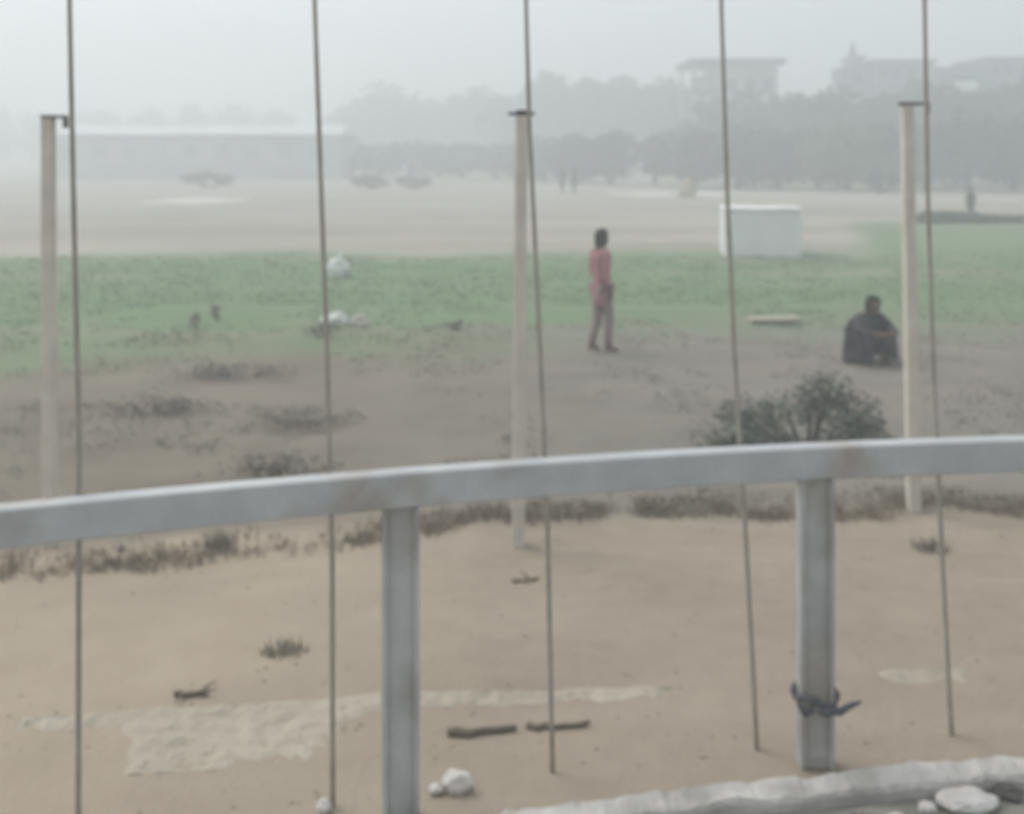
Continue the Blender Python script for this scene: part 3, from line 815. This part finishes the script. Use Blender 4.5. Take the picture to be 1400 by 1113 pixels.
for zz in (H - 2.5, H - 5.3, H - 8.1):
    for xx in (-.5, 1.5, 3.4):
        f = bmesh.new(); box(f, xx - .55, xx + .55, .5, .597, zz - 1.2, zz + .3); fo = obj('window', f, M['wall_blue'], b)
        f = bmesh.new(); box(f, xx - .43, xx + .43, .47, .497, zz - 1.08, zz + .18); obj('pane', f, M['window'], fo)
# tower with a spire
D = far(182); k = D/FPX; b = b_root(1168, D, 'narrow hazy tower with a thin spire between two flat roofed blocks', 'tower', 0, 'tower')
H = Z(84, D)
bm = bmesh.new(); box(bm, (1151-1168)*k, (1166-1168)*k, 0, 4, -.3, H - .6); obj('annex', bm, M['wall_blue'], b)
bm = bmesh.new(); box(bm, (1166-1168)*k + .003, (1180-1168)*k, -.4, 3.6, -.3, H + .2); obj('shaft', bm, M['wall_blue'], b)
bm = bmesh.new(); box(bm, (1163-1168)*k, (1181-1168)*k, -.8, 4.2, H + .203, H + .6, .05, 1); obj('cornice', bm, M['slab'], b)
bm = bmesh.new()
tube(bm, [(.3, 1.6, H + .6), (.3, 1.6, H + 1.0), (.3, 1.6, H + 1.7), (.3, 1.6, H + 2.5)], [.6, .45, .25, .05], 12); obj('spire', bm, M['wall_blue'], b)
for zz in (H - 2.4, H - 5.4, H - 8.4):
    f = bmesh.new(); box(f, .1, .65, -.46, -.403, zz, zz + 1.1); obj('window', f, M['window'], b)
# flat blocks on the right
def block(pxl, pxr, py, D, m, lab, cols, rows, tank=None):
    D = far(D); k = D/FPX; c = (pxl + pxr)/2; b = b_root(c, D, lab, 'flat_roofed_block'); w = (pxr - pxl)*k; H = Z(py, D)
    bm = bmesh.new(); box(bm, -w/2, w/2, 0, 9, -.3, H - .5); obj('wall', bm, M[m], b)
    bm = bmesh.new(); box(bm, -w/2 - .3, w/2 + .3, -.3, 9.3, H - .497, H, .04, 1); obj('parapet', bm, M['slab'], b)
    for q in range(rows):
        for i in range(cols):
            xx = -w/2 + w*(i + .5)/cols; zz = H - 2.2 - q*2.5; hw = w/cols*.28
            f = bmesh.new(); box(f, xx - hw, xx + hw, -.07, -.003, zz, zz + 1.2); fo = obj('window', f, M['slab'], b)
            f = bmesh.new(); box(f, xx - hw*.84, xx + hw*.84, -.095, -.073, zz + .1, zz + 1.1); obj('pane', f, M['window'], fo)
    if tank:
        px, w2, h2 = tank; xx = (px - c)*k
        bm = bmesh.new(); box(bm, xx - w2/2, xx + w2/2, -.5, -.303, H - 2.6, H - 2.6 + h2); obj('balcony', bm, M['roof_white'], b)
    return b
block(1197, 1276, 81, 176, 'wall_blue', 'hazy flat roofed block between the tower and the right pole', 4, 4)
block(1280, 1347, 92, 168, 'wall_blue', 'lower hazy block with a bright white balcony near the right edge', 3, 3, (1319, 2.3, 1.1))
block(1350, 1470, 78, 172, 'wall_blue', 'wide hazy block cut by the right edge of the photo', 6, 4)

# ------------------------------------------------------------------ haze
bm = bmesh.new(); box(bm, -256, 256, -36, 264, -1.0, 32)
hz = obj('haze', bm, None); m = bpy.data.materials.new('haze air'); m.use_nodes = True
nt = m.node_tree; nt.nodes.clear()
out = nt.nodes.new('ShaderNodeOutputMaterial'); pv = nt.nodes.new('ShaderNodeVolumePrincipled')
pv.inputs['Color'].default_value = (.90, .945, .96, 1); pv.inputs['Density'].default_value = .0115; pv.inputs['Anisotropy'].default_value = .25
nt.links.new(pv.outputs['Volume'], out.inputs['Volume']); hz.data.materials.append(m)
kind(hz, 'stuff'); tag(hz, 'pale dusty haze lying over the whole field', 'haze')

# ------------------------------------------------------------------ light, sky, camera
w = bpy.data.worlds.new('World'); sc.world = w; w.use_nodes = True
nt = w.node_tree; bg = nt.nodes['Background']
sky = nt.nodes.new('ShaderNodeTexSky'); sky.sky_type = 'NISHITA'; sky.sun_disc = False
EL, AZ = 48, -55       # sun ahead and to the left, behind thin overcast
sky.sun_elevation = R(EL); sky.sun_rotation = R(AZ); sky.air_density = 1.0; sky.dust_density = 3.0; sky.ozone_density = 1.0
hs = nt.nodes.new('ShaderNodeHueSaturation'); hs.inputs['Saturation'].default_value = .30     # overcast: the blue is greyed out
nt.links.new(sky.outputs['Color'], hs.inputs['Color']); nt.links.new(hs.outputs['Color'], bg.inputs['Color'])
bg.inputs['Strength'].default_value = .15
ld = bpy.data.lights.new('sun', 'SUN'); ld.energy = .8; ld.angle = R(30); ld.color = (1, .97, .92)
lo = bpy.data.objects.new('sun', ld); col.objects.link(lo)
d = Vector((math.sin(R(AZ))*math.cos(R(EL)), math.cos(R(AZ))*math.cos(R(EL)), math.sin(R(EL))))
lo.rotation_euler = d.to_track_quat('Z', 'Y').to_euler(); lo.location = d*60

cd = bpy.data.cameras.new('camera'); co = bpy.data.objects.new('camera', cd); col.objects.link(co)
co.location = (0, 0, EYE); co.rotation_euler = (R(90), 0, 0)
cd.sensor_width = 36; cd.lens = 36*FPX/1400; cd.shift_y = -(556.5 - HY)/1400
cd.clip_start = .02; cd.clip_end = 2000
cd.dof.use_dof = True; cd.dof.focus_distance = .5; cd.dof.aperture_fstop = 12.5     # the phone focused on its window, the view is soft
sc.camera = co
sc.view_settings.view_transform = 'Standard'; sc.view_settings.look = 'None'; sc.view_settings.gamma = 1
sc.view_settings.exposure = .5
sc.render.engine = 'CYCLES'
sc.cycles.use_denoising = True
sc.cycles.max_bounces = 8; sc.cycles.diffuse_bounces = 3; sc.cycles.volume_bounces = 5
